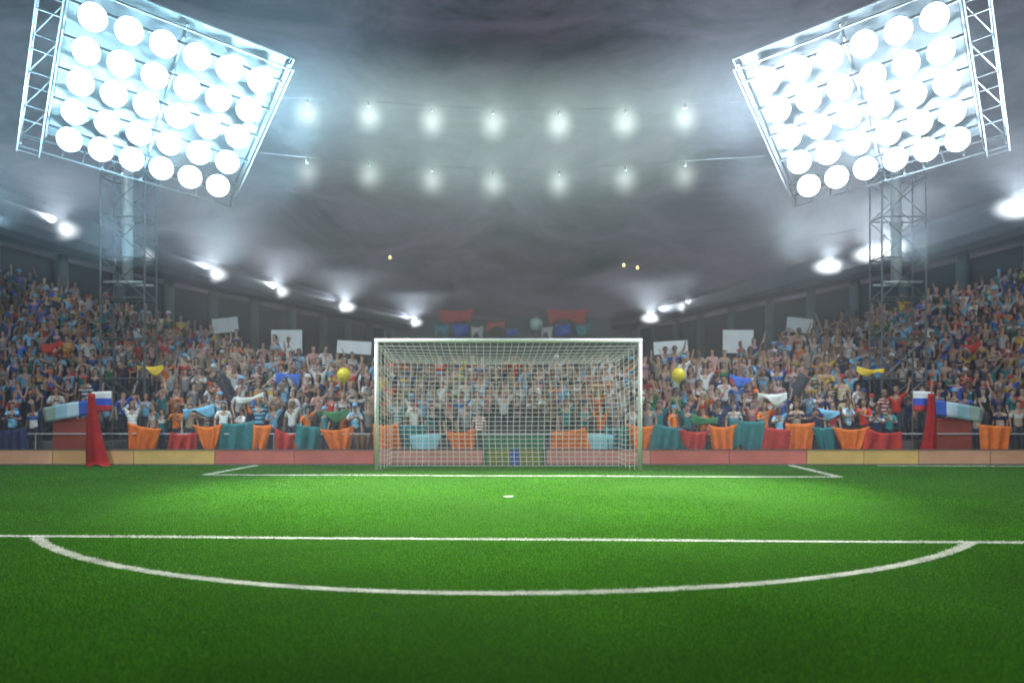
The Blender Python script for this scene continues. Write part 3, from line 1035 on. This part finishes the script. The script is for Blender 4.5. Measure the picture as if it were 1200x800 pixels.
# scarves and small flags held over the heads
for x, y, c, cn_ in ((176, 428, 'yellow', 'yellow'), (292, 462, 'white', 'white'), (232, 476, 'azure', 'sky blue'), (390, 480, 'green', 'green'), (60, 400, 'red', 'red'), (338, 436, 'blue', 'bright blue'),
                     (1020, 430, 'yellow', 'yellow'), (905, 460, 'white', 'white'), (968, 478, 'azure', 'sky blue'), (826, 486, 'green', 'green'), (1138, 402, 'red', 'red'), (868, 440, 'blue', 'bright blue')):
    i_ = max(0, min(12, int(round((P(0, y, 30).z - 2.45) / RS))))
    for _ in range(3):
        d = row_D(i_) - .32; i_ = max(0, int(math.floor((P(0, y, d).z - 2.15) / RS)))
    d = row_D(i_) - .32
    p = P(x, y, d)
    o = obj('scarf', mesh_from(cloth_sheet(random.uniform(.75, 1.05), random.uniform(.2, .34), 14, 4, .05, 9, x, None, .08), 'scarf', M['scarf'], True), None, p)
    o.color = (*COLS[c], 1); o.rotation_euler = (0, random.uniform(-.25, .25), random.uniform(-.3, .3))
    tag(o, f"{cn_} scarf stretched out over heads in the {'left' if x < 600 else 'right'} block of the crowd", 'scarf', 'scarves held up in the crowd')

# cloths hung over the rail of the front row
RD = R0 - .48
DR = [(-585, 'navy', 30, .75), (-432, 'orange', 46, .8), (-385, 'red', 30, .6), (-357, 'orange', 34, .85), (-322, 'teal', 40, .95), (-296, 'orange', 30, .9), (-262, 'red', 34, .7), (-238, 'teal', 28, .85), (-205, 'orange', 40, .75), (-176, 'brown', 26, .65),
      (-148, 'orange', 30, .9), (-118, 'teal', 38, .85), (-60, 'orange', 36, .72), (66, 'orange', 40, .74), (122, 'teal', 30, .8), (152, 'orange', 40, .9), (184, 'teal', 34, .85), (214, 'red', 36, .7), (247, 'orange', 34, .85), (276, 'teal', 44, .95),
      (309, 'red', 36, .75), (338, 'orange', 34, .9), (366, 'teal', 30, .8), (398, 'orange', 46, .8), (436, 'red', 42, .7), (566, 'orange', 36, .85)]
DL = []
cn = {}
for u, c, wpx, h in DR:
    sdn = 'left' if u < 0 else 'right'
    cn[c, sdn] = cn.get((c, sdn), 0) + 1
    DL.append((sdn, cn[c, sdn]))
dmat = {}
for (u, c, wpx, h), (sdn, k_) in zip(DR, DL):
    if c not in dmat: dmat[c] = noise_mat('drape_' + c, vary(COLS[c], .7), vary(COLS[c], 1.05), 6.0, .9)
    o = obj('draped_cloth', mesh_from(cloth_sheet(wpx / F * RD, h * 1.2, 22, 10, random.uniform(.06, .12), random.uniform(12, 24), u, random.uniform(.4, 1.3), random.uniform(.03, .14)), 'draped_cloth', dmat[c], True), None, (u / F * RD, RD + random.uniform(-.05, .05), h * 1.2 + random.uniform(.26, .36)))
    o.rotation_euler = (0, random.uniform(-.13, .13), random.uniform(-.2, .2))
    tag(o, f'{c} cloth over the front rail, {ORD[k_ - 1]} {c} cloth from left, {sdn} half', 'cloth', 'cloths draped over the front rail')
t = tag(empty('front_rail', (0, RD + .12, 0)), 'long grey steel rail running behind the boards in front of the spectators', 'rail')
bm = bmesh.new(); tube(bm, [(-20, 0, 1.0), (20, 0, 1.0)], .022, 8); part('handrail', bm, M['steel'], t)
for k in range(21):
    bm = bmesh.new(); tube(bm, [(-20 + 2 * k, 0, 0), (-20 + 2 * k, 0, .98)], .018, 6); part('rail_post', bm, M['steel'], t)

# ------------------------------------------------------------------ stadium roof ring with lamps
K = 8.4
ZR = H + K
half = [(2.80, 2.6), (2.78, 3.6), (2.72, 4.6), (2.62, 5.7), (2.43, 6.7), (2.2, 7.8), (1.88, 9.15), (1.62, 10.2), (1.32, 10.96)]


def smooth_curve(pts, n):
    pts = np.array(pts); t = np.linspace(0, 1, len(pts)); tt = np.linspace(0, 1, n)
    a = np.stack([np.interp(tt, t, pts[:, k]) for k in (0, 1)], 1)
    for _ in range(30):
        a[1:-1] = (a[:-2] + 2 * a[1:-1] + a[2:]) / 4
    return a


for s, sd in ((-1, 'left'), (1, 'right')):
    cv = smooth_curve(half, 70) * K
    cv[:, 0] *= s
    t = tag(empty('stadium_roof', (cv[30, 0], cv[30, 1], 0)), f'curved grey roof edge above the dark {sd} side of the stadium', 'stadium roof')
    off = np.array((cv[30, 0], cv[30, 1]))
    nrm = np.zeros_like(cv); tg = np.gradient(cv, axis=0); nrm[:, 0] = tg[:, 1] * s; nrm[:, 1] = -tg[:, 0] * s
    nrm /= np.linalg.norm(nrm, axis=1)[:, None]
    def prism(prof, name, mat):
        bm = bmesh.new(); rings = []
        for p, q in zip(cv, nrm):
            rings.append([bm.verts.new((p[0] - off[0] + q[0] * o_, p[1] - off[1] + q[1] * o_, z)) for o_, z in prof])
        k = len(prof)
        for a, c in zip(rings, rings[1:]):
            for j in range(k): bm.faces.new((a[j], a[(j + 1) % k], c[(j + 1) % k], c[j]))
        bm.faces.new(rings[0]); bm.faces.new(rings[-1][::-1])
        part(name, bm, mat, t, False)
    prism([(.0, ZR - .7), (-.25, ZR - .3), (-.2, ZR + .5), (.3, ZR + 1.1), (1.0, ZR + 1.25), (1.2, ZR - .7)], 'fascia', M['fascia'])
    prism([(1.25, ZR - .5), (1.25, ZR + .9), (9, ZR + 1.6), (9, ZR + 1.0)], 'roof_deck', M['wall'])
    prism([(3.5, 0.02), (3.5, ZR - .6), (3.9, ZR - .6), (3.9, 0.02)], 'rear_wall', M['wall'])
    for j in range(14, 70, 5):
        p, q = cv[j], nrm[j]
        bm = bmesh.new(); tube(bm, [(p[0] - off[0] + q[0] * 2.9, p[1] - off[1] + q[1] * 2.9, 0), (p[0] - off[0] + q[0] * 2.9, p[1] - off[1] + q[1] * 2.9, ZR - .4)], .35, 12); part('pillar', bm, M['pillar'], t, True)

LI = []
def light(kind, name, loc, power, color, radius, direction=None, angle=None, blend=1.0):
    L = bpy.data.lights.new(name, kind)
    L.energy = power; L.color = color; L.shadow_soft_size = radius
    o = bpy.data.objects.new(name, L); COL.objects.link(o); o.location = loc
    if kind == 'SPOT':
        L.spot_size = math.radians(angle); L.spot_blend = blend
        o.rotation_euler = Vector(direction).to_track_quat('-Z', 'Y').to_euler()
    LI.append(o)
    return o


W_RING = 32000.0
ringl = [(70, 270), (160, 300), (250, 322), (325, 342), (405, 360), (485, 378), (762, 373), (805, 360), (970, 313), (1018, 299), (1042, 292), (1190, 245)]
rlab = ['outermost roof lamp on the left, above the raised crowd', 'roof lamp on the left straight below the floodlight mast', 'third roof lamp from the left end of the roof edge', 'fourth roof lamp from the left end of the roof edge',
        'roof lamp on the left above the squarish placard', 'roof lamp closest to the left goal post', 'roof lamp closest to the right goal post', 'second roof lamp outward from the right goal post', 'roof lamp on the right before the close pair',
        'inner roof lamp of the close pair on the right', 'outer roof lamp of the close pair on the right', 'outermost roof lamp at the right edge']
bm = bmesh.new(); box(bm, (-.40, .05, -.20), (.40, .40, .20), bevel=.05); RL_H = mesh_from(bm, 'lamp_housing', M['dark_steel'])
bm = bmesh.new(); bmesh.ops.create_uvsphere(bm, u_segments=24, v_segments=16, radius=1.0); bmesh.ops.scale(bm, verts=bm.verts[:], vec=(1.35, .8, .72)); bmesh.ops.translate(bm, verts=bm.verts[:], vec=(0, -.1, 0)); RL_L = mesh_from(bm, 'lamp_halo', glow_mat('ring_lamp_halo', (1.35, .8, .72), 6.5, (.90, .97, 1.0), (0, -.1, 0)), True)
bm = bmesh.new(); tube(bm, [(0, .25, .1), (0, .75, .35)], .05, 8); RL_B = mesh_from(bm, 'bracket', M['dark_steel'])
for (x, y), lb in zip(ringl, rlab):
    d = K * F / (HOR - y) * (.945 if x == 762 else 1)
    p = P(x, y, d)
    ang = math.atan2(p.x, d) * 1.0
    t = obj('roof_lamp', RL_H, None, (p.x, d - .25, p.z)); t.rotation_euler = (0, 0, -ang)
    tag(t, lb, 'lamp', 'lamps along the roof edge')
    obj('lens', RL_L, t); obj('bracket', RL_B, t)  # this lens is a halo of fading emission, wider than the housing
    f = Vector((-math.sin(ang), -math.cos(ang), -.1))
    light('SPOT', 'roof_lamp_light', Vector(t.location) + f * .75 + Vector((0, 0, .25)), W_RING * (d / 60), (.80, .91, 1.0), .15, f * .45 + Vector((0, 0, .9)), 136, 1.0)

# ------------------------------------------------------------------ far stand in the gap of the ring
m_farwall = plain('far_concrete', (.035, .036, .04), .9)
fs = tag(empty('far_stand', (0.5, 100, 0)), 'distant dark stand in the gap between the two roof edges', 'grandstand')
bm = bmesh.new()
for k in range(10):
    box(bm, (-15, k * 1.0 - 4, 0.002 * k), (15, k * 1.0 - 3.003, 7.2 + .42 * k))
part('terrace', bm, m_farwall, fs)
bm = bmesh.new(); box(bm, (-15, 6.0, 0), (15, 6.3, 12.4)); part('rear_wall', bm, m_farwall, fs)
fr = plain('far_red', (.20, .02, .015), .9); fb = plain('far_blue', (.015, .04, .24), .9); ft = plain('far_teal', (.02, .10, .15), .9); fw = plain('far_white', (.25, .24, .28), .9)
for (x0, x1, y0, y1, mat, nm, lb) in ((512, 556, 362, 377, fr, 'far_banner', 'wide dark red banner hung on the distant stand, left of centre'),
                                      (640, 690, 362, 377, fr, 'far_banner', 'wide dark red banner hung on the distant stand, right of centre'),
                                      (508, 526, 379, 392, ft, 'far_flag', 'teal flag on the distant stand next to the left roof end'),
                                      (530, 549, 379, 393, fb, 'far_flag', 'deep blue flag below the left distant red banner'),
                                      (651, 669, 379, 393, fb, 'far_flag', 'deep blue flag below the right distant red banner'),
                                      (674, 692, 379, 392, ft, 'far_flag', 'teal flag on the distant stand next to the right roof end'),
                                      (552, 566, 382, 393, fw, 'far_flag', 'pale lilac flag on the distant stand left of centre'),
                                      (634, 648, 382, 393, fw, 'far_flag', 'pale lilac flag on the distant stand right of centre'),
                                      (594, 606, 384, 393, fb, 'far_flag', 'small blue flag in the middle of the distant stand'),
                                      (570, 592, 376, 384, fr, 'far_banner', 'small dark red banner in the middle of the distant stand')):
    d = 94.5 if y0 > 370 else 101.0
    a, c = P(x0, y0, d), P(x1, y1, d)
    o = obj(nm, mesh_from(cloth_sheet(c.x - a.x, a.z - c.z, 10, 5, .12, 8, x0, random.uniform(.75, 1.05), .18), nm, mat, True), None, ((a.x + c.x) / 2, d, a.z))
    tag(o, lb, 'banner' if nm == 'far_banner' else 'flag')
d = 94.0
p = P(628, 380, d)
t = tag(empty('globe_balloon', p), 'grey green globe standing on the distant stand, above the crossbar', 'globe')
bm = bmesh.new(); bmesh.ops.create_uvsphere(bm, u_segments=20, v_segments=12, radius=.75); part('globe', bm, noise_mat('globe_skin', (.12, .22, .22), (.3, .4, .38), 2.0, .4), t, True)
bm = bmesh.new(); lathe(bm, [(.5, -1.4), (.4, -1.2), (.15, -1.0), (.2, -.7)], 14); part('stand', bm, m_farwall, t, True)

# ------------------------------------------------------------------ floodlight towers
U = Vector((.8525767, .48551024, -.19337213)); V = Vector((.51612506, -.72417276, .45737155)); Nn = Vector((-.08202375, .48974853, .86799682))
PS = 25.2 / 28.0        # size of the bank at its own distance
C0 = Vector((-11.76596414 * PS, 28.0 * PS, 9.67506257 * PS + H)); du, dv = 1.0019 * PS, 1.3373 * PS
W_BLOOM = 92000.0
W_BANK, W_BEAM, W_GLOW = 4800.0, 34500.0, 200000.0
for s, sd in ((-1, 'left'), (1, 'right')):
    sh = 0.0 if s < 0 else .09
    def fl(v): return Vector((v.x if s < 0 else -v.x + sh, v.y, v.z))
    base = Vector((s * -TOW[0] * -1 if False else (TOW[0] if s < 0 else -TOW[0] + sh), TOW[1], 0))
    t = tag(empty('floodlight_tower', base), f'tall steel floodlight tower with a tilted bank of thirty lamps on the {sd}', 'floodlight tower')
    def W(u, v, n=0.0): return fl(C0 + U * du * u + V * dv * v + Nn * n * PS) - base
    # frame: rails, side ladder trusses, back plate
    bm = bmesh.new()
    for r in range(5):
        tube(bm, [W(-3.2, 2 - r, .35), W(3.2, 2 - r, .35)], .045, 6)
    for u in (-3.25, 0, 3.2):
        tube(bm, [W(u, 2.5, .5), W(u, -2.55, .5)], .045, 6)
    part('lamp_rack', bm, M['dark_steel'], t)
    bm = bmesh.new()
    tube(bm, [W(-3.9, -2.72, -.05), W(3.25, -2.62, -.05)], .026, 6); tube(bm, [W(-3.9, -2.72, .5), W(3.25, -2.62, .5)], .03, 6)
    tube(bm, [W(-3.3, 2.68, -.05), W(3.3, 2.68, -.05)], .03, 6); tube(bm, [W(-3.3, 2.68, .5), W(3.3, 2.68, .5)], .03, 6)
    tube(bm, [W(3.25, -2.62, 0), W(3.3, 2.68, 0)], .026, 6); tube(bm, [W(3.25, -2.62, .5), W(3.3, 2.68, .5)], .026, 6)
    for k in range(12):
        u = -3.9 + 7.1 * k / 11
        tube(bm, [W(u, -2.62, -.05), W(u, -2.62, .5)], .03, 5)
    part('frame', bm, M['dark_steel'], t)
    bm = bmesh.new()
    for a in (-3.98, -3.30):
        for n_ in (-.1, .55):
            tube(bm, [W(a, -2.9, n_), W(a, 3.3, n_)], .026, 6)
    for k in range(6):
        v = -2.85 + 1.15 * k
        for n_ in (-.1, .55):
            tube(bm, [W(-3.98, v, n_), W(-3.30, v, n_)], .024, 6)
        tube(bm, [W(-3.98, v, -.1), W(-3.98, v, .55)], .022, 5)
        tube(bm, [W(-3.30, v, -.1), W(-3.30, v, .55)], .022, 5)
        if k < 5: tube(bm, [W(-3.98, v, .55), W(-3.30, v + 1.15, .55)], .02, 5)
    part('ladder_truss', bm, M['dark_steel'], t)
    bm = bmesh.new()
    pl = [W(-3.2, -2.55, .62), W(3.1, -2.55, .62), W(3.25, 2.6, .62), W(-3.2, 2.6, .62)]
    pv_ = [bm.verts.new(q) for q in pl]; f0 = bm.faces.new(pv_)
    bmesh.ops.solidify(bm, geom=[f0], thickness=.03)
    part('back_plate', bm, M['plate'], t)
    # lamps
    aim = Vector((.22, -.88, -.42)).normalized()
    aim = Vector((aim.x if s < 0 else -aim.x, aim.y, aim.z))
    q = aim.to_track_quat('Z', 'Y').to_matrix().to_4x4()
    if s < 0:
        bm = bmesh.new(); lathe(bm, [(0, -.55), (.16, -.54), (.30, -.34), (.43, -.12), (.485, -.02), (.485, .03), (.47, .03), (.465, -.01), (0, -.015)], 28); LH = mesh_from(bm, 'lamp', M['steel'], True)
        bm = bmesh.new(); lathe(bm, [(.462, .0), (.44, .03), (.3, .055), (0, .07)], 28); LL = mesh_from(bm, 'lens', M['lens'], True)
    for r in range(5):
        for c in range(6):
            o = obj('lamp', LH, t); o.matrix_local = Matrix.Translation(W(c - 2.5, 2 - r, 0)) @ q @ Matrix.Scale(PS * .865, 4)
            obj('lens', LL, o)
    # mast: lattice with a thick centre pipe, up to the back of the bank
    topz = 11.6
    bm = bmesh.new()
    hw = .79
    for a in (-1, 1):
        for c in (-1, 1):
            tube(bm, [(a * hw, c * .5, 0), (a * hw, c * .5, topz)], .036, 6)
    nb_ = 8
    for k in range(nb_ + 1):
        z = topz * k / nb_
        for c in (-1, 1):
            tube(bm, [(-hw, c * .5, z), (hw, c * .5, z)], .03, 5)
            if k < nb_:
                z2 = topz * (k + 1) / nb_
                tube(bm, [(-hw, c * .5, z), (hw, c * .5, z2)], .02, 5); tube(bm, [(hw, c * .5, z), (-hw, c * .5, z2)], .02, 5)
        for a in (-1, 1): tube(bm, [(a * hw, -.5, z), (a * hw, .5, z)], .03, 5)
    part('lattice_mast', bm, M['dark_steel'], t)
    bm = bmesh.new(); tube(bm, [(-.05, 0, 6.3), (-.05, 0, topz + .3)], .19, 16); tube(bm, [(-.05, 0, 8.45), (-.05, 0, 8.65)], .23, 16); tube(bm, [(-.7, -.45, 6.36), (.7, -.45, 6.36)], .05, 8); tube(bm, [(-.7, .45, 6.36), (.7, .45, 6.36)], .05, 8); tube(bm, [(-.05, -.45, 6.36), (-.05, .45, 6.36)], .05, 8); part('centre_pipe', bm, M['steel'], t, True)
    bm = bmesh.new()
    for a, c in ((-2.2, -1.5), (2.0, -1.5), (0, 1.0), (-1.5, .8)):
        tube(bm, [(0, -.3, topz - .2), W(a, c, .55)], .09, 8)
    part('support_arm', bm, M['steel'], t)
    # light
    aimd = fl(C0 * 0 + (-Nn)); aimd = Vector(((-Nn).x if s < 0 else Nn.x, (-Nn).y, (-Nn).z))
    for (u, v) in ((-1.6, 1.0), (1.4, 1.0), (-1.6, -1.0), (1.4, -1.0)):
        loc = W(u, v, -.7) + base
        light('SPOT', 'floodlight_beam', loc, W_BANK / 4, (.74, .91, 1.0) if s < 0 else (.82, .91, 1.0), .5, aimd + Vector((-s * .25, 0, 0)), 178, 1.0)
    for (u, v) in ((-1.6, .6), (1.4, -.6)):
        light('SPOT', 'added_back_glow', W(u, v, 1.0) + base, W_GLOW / 2, (.45, .80, 1.0) if s < 0 else (.64, .85, 1.0), .4, Vector((-s * .70, .50, .56)), 92, 1.0)  # added glow lamp behind the plate, there only to light the haze
        light('POINT', 'added_plate_fill', W(u, v, -.8) + base, 200, (.48, .82, 1.0), .4)  # added point lamp that brightens the back plate
    for (u, v) in ((-3.6, -3.5), (.2, -3.8), (3.6, -2.4), (4.2, .4), (3.9, 2.2)):
        light('SPOT', 'added_bloom', W(u, v, -2.6) + base, W_BLOOM / 5, (.46, .81, 1.0) if s < 0 else (.68, .86, 1.0), .5, Vector((0, -.78, .62)), 124, 1.0)  # added lamps clear of the bank, making a bloom in the haze
    light('SPOT', 'added_side_glow', W(-1.5, 0, 1.2) + base, 70000, (.42, .80, 1.0) if s < 0 else (.60, .84, 1.0), .4, Vector((s * .5, .42, .76)), 112, 1.0)  # added outward lamp behind the plate, widening the halo
    loc = W(0, 0, -.9) + base
    light('SPOT', 'floodlight_key', loc, W_BEAM, (.98, 1.0, .95), .6, Vector((s * 1.4, 18.6, 0)) - loc, 63, 1.0)

# ------------------------------------------------------------------ lamps strung between the towers
SD = 25.0
W_STR = 15500.0
rowsx = [360, 432, 506, 578, 655, 733, 803]
ys = ([134, 137, 143, 146, 147, 145, 140], [203, 207, 213, 217, 217, 212, 207])
NTH = ['first', 'second', 'third', 'fourth', 'fifth', 'sixth', 'seventh']
gm = glow_mat('hanging_lamp_halo', (.60, .60, .72), 1.15, (.92, 1.0, .96)); gm2 = glow_mat('hanging_lamp_halo_dim', (.60, .60, .72), .62, (.95, .97, .97))
bm = bmesh.new(); bmesh.ops.create_uvsphere(bm, u_segments=24, v_segments=16, radius=.60); bmesh.ops.scale(bm, verts=bm.verts[:], vec=(1, 1, 1.2)); GL = mesh_from(bm, 'globe', gm, True); GL2 = GL.copy(); GL2.materials.clear(); GL2.materials.append(gm2)
bm = bmesh.new(); lathe(bm, [(0, .30), (.03, .31), (.035, .38), (.012, .42), (.012, .47), (0, .48)], 10); GC = mesh_from(bm, 'lamp_cap', M['plate'], True)
for yy, nm in zip(ys, ('upper', 'lower')):
    pts = [P(x, y, SD) + Vector((0, 0, .47)) for x, y in zip(rowsx, yy)]
    a = Vector((-8.0, 26.2, pts[0].z + .5)); c = Vector((8.0, 26.2, pts[-1].z + .5))
    bm = bmesh.new(); tube(bm, [a] + pts + [c], .003, 5)
    tag(obj('lamp_cable', mesh_from(bm, 'lamp_cable', M['dark_steel'])), f'thin dark {nm} cable carrying a row of hazy lamps between the towers', 'cable')
    for k, p in enumerate(pts):
        t = obj('hanging_lamp', GC, None, p - Vector((0, 0, .47)))
        tag(t, f'soft white globe lamp on the {nm} cable, {NTH[k]} from the left', 'lamp', 'lamps strung between the floodlight towers')
        obj('globe', GL if nm == 'upper' else GL2, t)  # halo ball whose fading emission draws the soft blob of light
        pw = W_STR * (1.0 if nm == 'upper' else .7) * (.6 if k == 0 else 1)
        light('SPOT', 'hanging_lamp_light', Vector(t.location) + Vector((0, .05, .0)), pw, (.78, 1.0, .84), .2, (0, .84, .56), 95, 1.0)
pts = [P(150, 262, 29.8)] + [P(x, y, 30) for x, y in ((300, 285), (457, 299), (600, 308), (731, 308), (747, 311), (900, 285))] + [P(1050, 262, 29.8)]
bm = bmesh.new(); tube(bm, pts, .003, 4)
tag(obj('bulb_wire', mesh_from(bm, 'bulb_wire', M['dark_steel'])), 'thin sagging wire with three amber bulbs below the lamp rows', 'wire')
bm = bmesh.new(); lathe(bm, [(0, -.07), (.04, -.055), (.06, -.01), (.045, .04), (.025, .07), (0, .075)], 12); AB = mesh_from(bm, 'bulb', M['amber'], True)
for (x, y), lb in zip(((457, 301), (731, 310), (747, 313)), ('lone amber bulb on the wire left of the goal', 'left one of the two close amber bulbs on the wire', 'right one of the two close amber bulbs on the wire')):
    tag(obj('amber_bulb', AB, None, P(x, y, 30) - Vector((0, 0, .02))), lb, 'bulb', 'amber bulbs on the sagging wire')

# added fill light from behind the camera, lifting the boards and crowd
sl = bpy.data.lights.new('fill_sun', 'SUN'); sl.energy = 0.92; sl.angle = math.radians(12); sl.color = (1.0, .98, .95)
so = bpy.data.objects.new('fill_sun', sl); COL.objects.link(so)
so.rotation_euler = Vector((0.12, 1, -.62)).to_track_quat('-Z', 'Y').to_euler()

# ------------------------------------------------------------------ render settings
S.view_settings.view_transform = 'Standard'
S.view_settings.look = 'None'
S.view_settings.exposure = 0.0
S.view_settings.gamma = 1.0
S.cycles.use_denoising = True
S.cycles.volume_bounces = 0
S.cycles.max_bounces = 4
S.cycles.diffuse_bounces = 2
S.cycles.use_light_tree = True
S.cycles.sample_clamp_indirect = 4.0
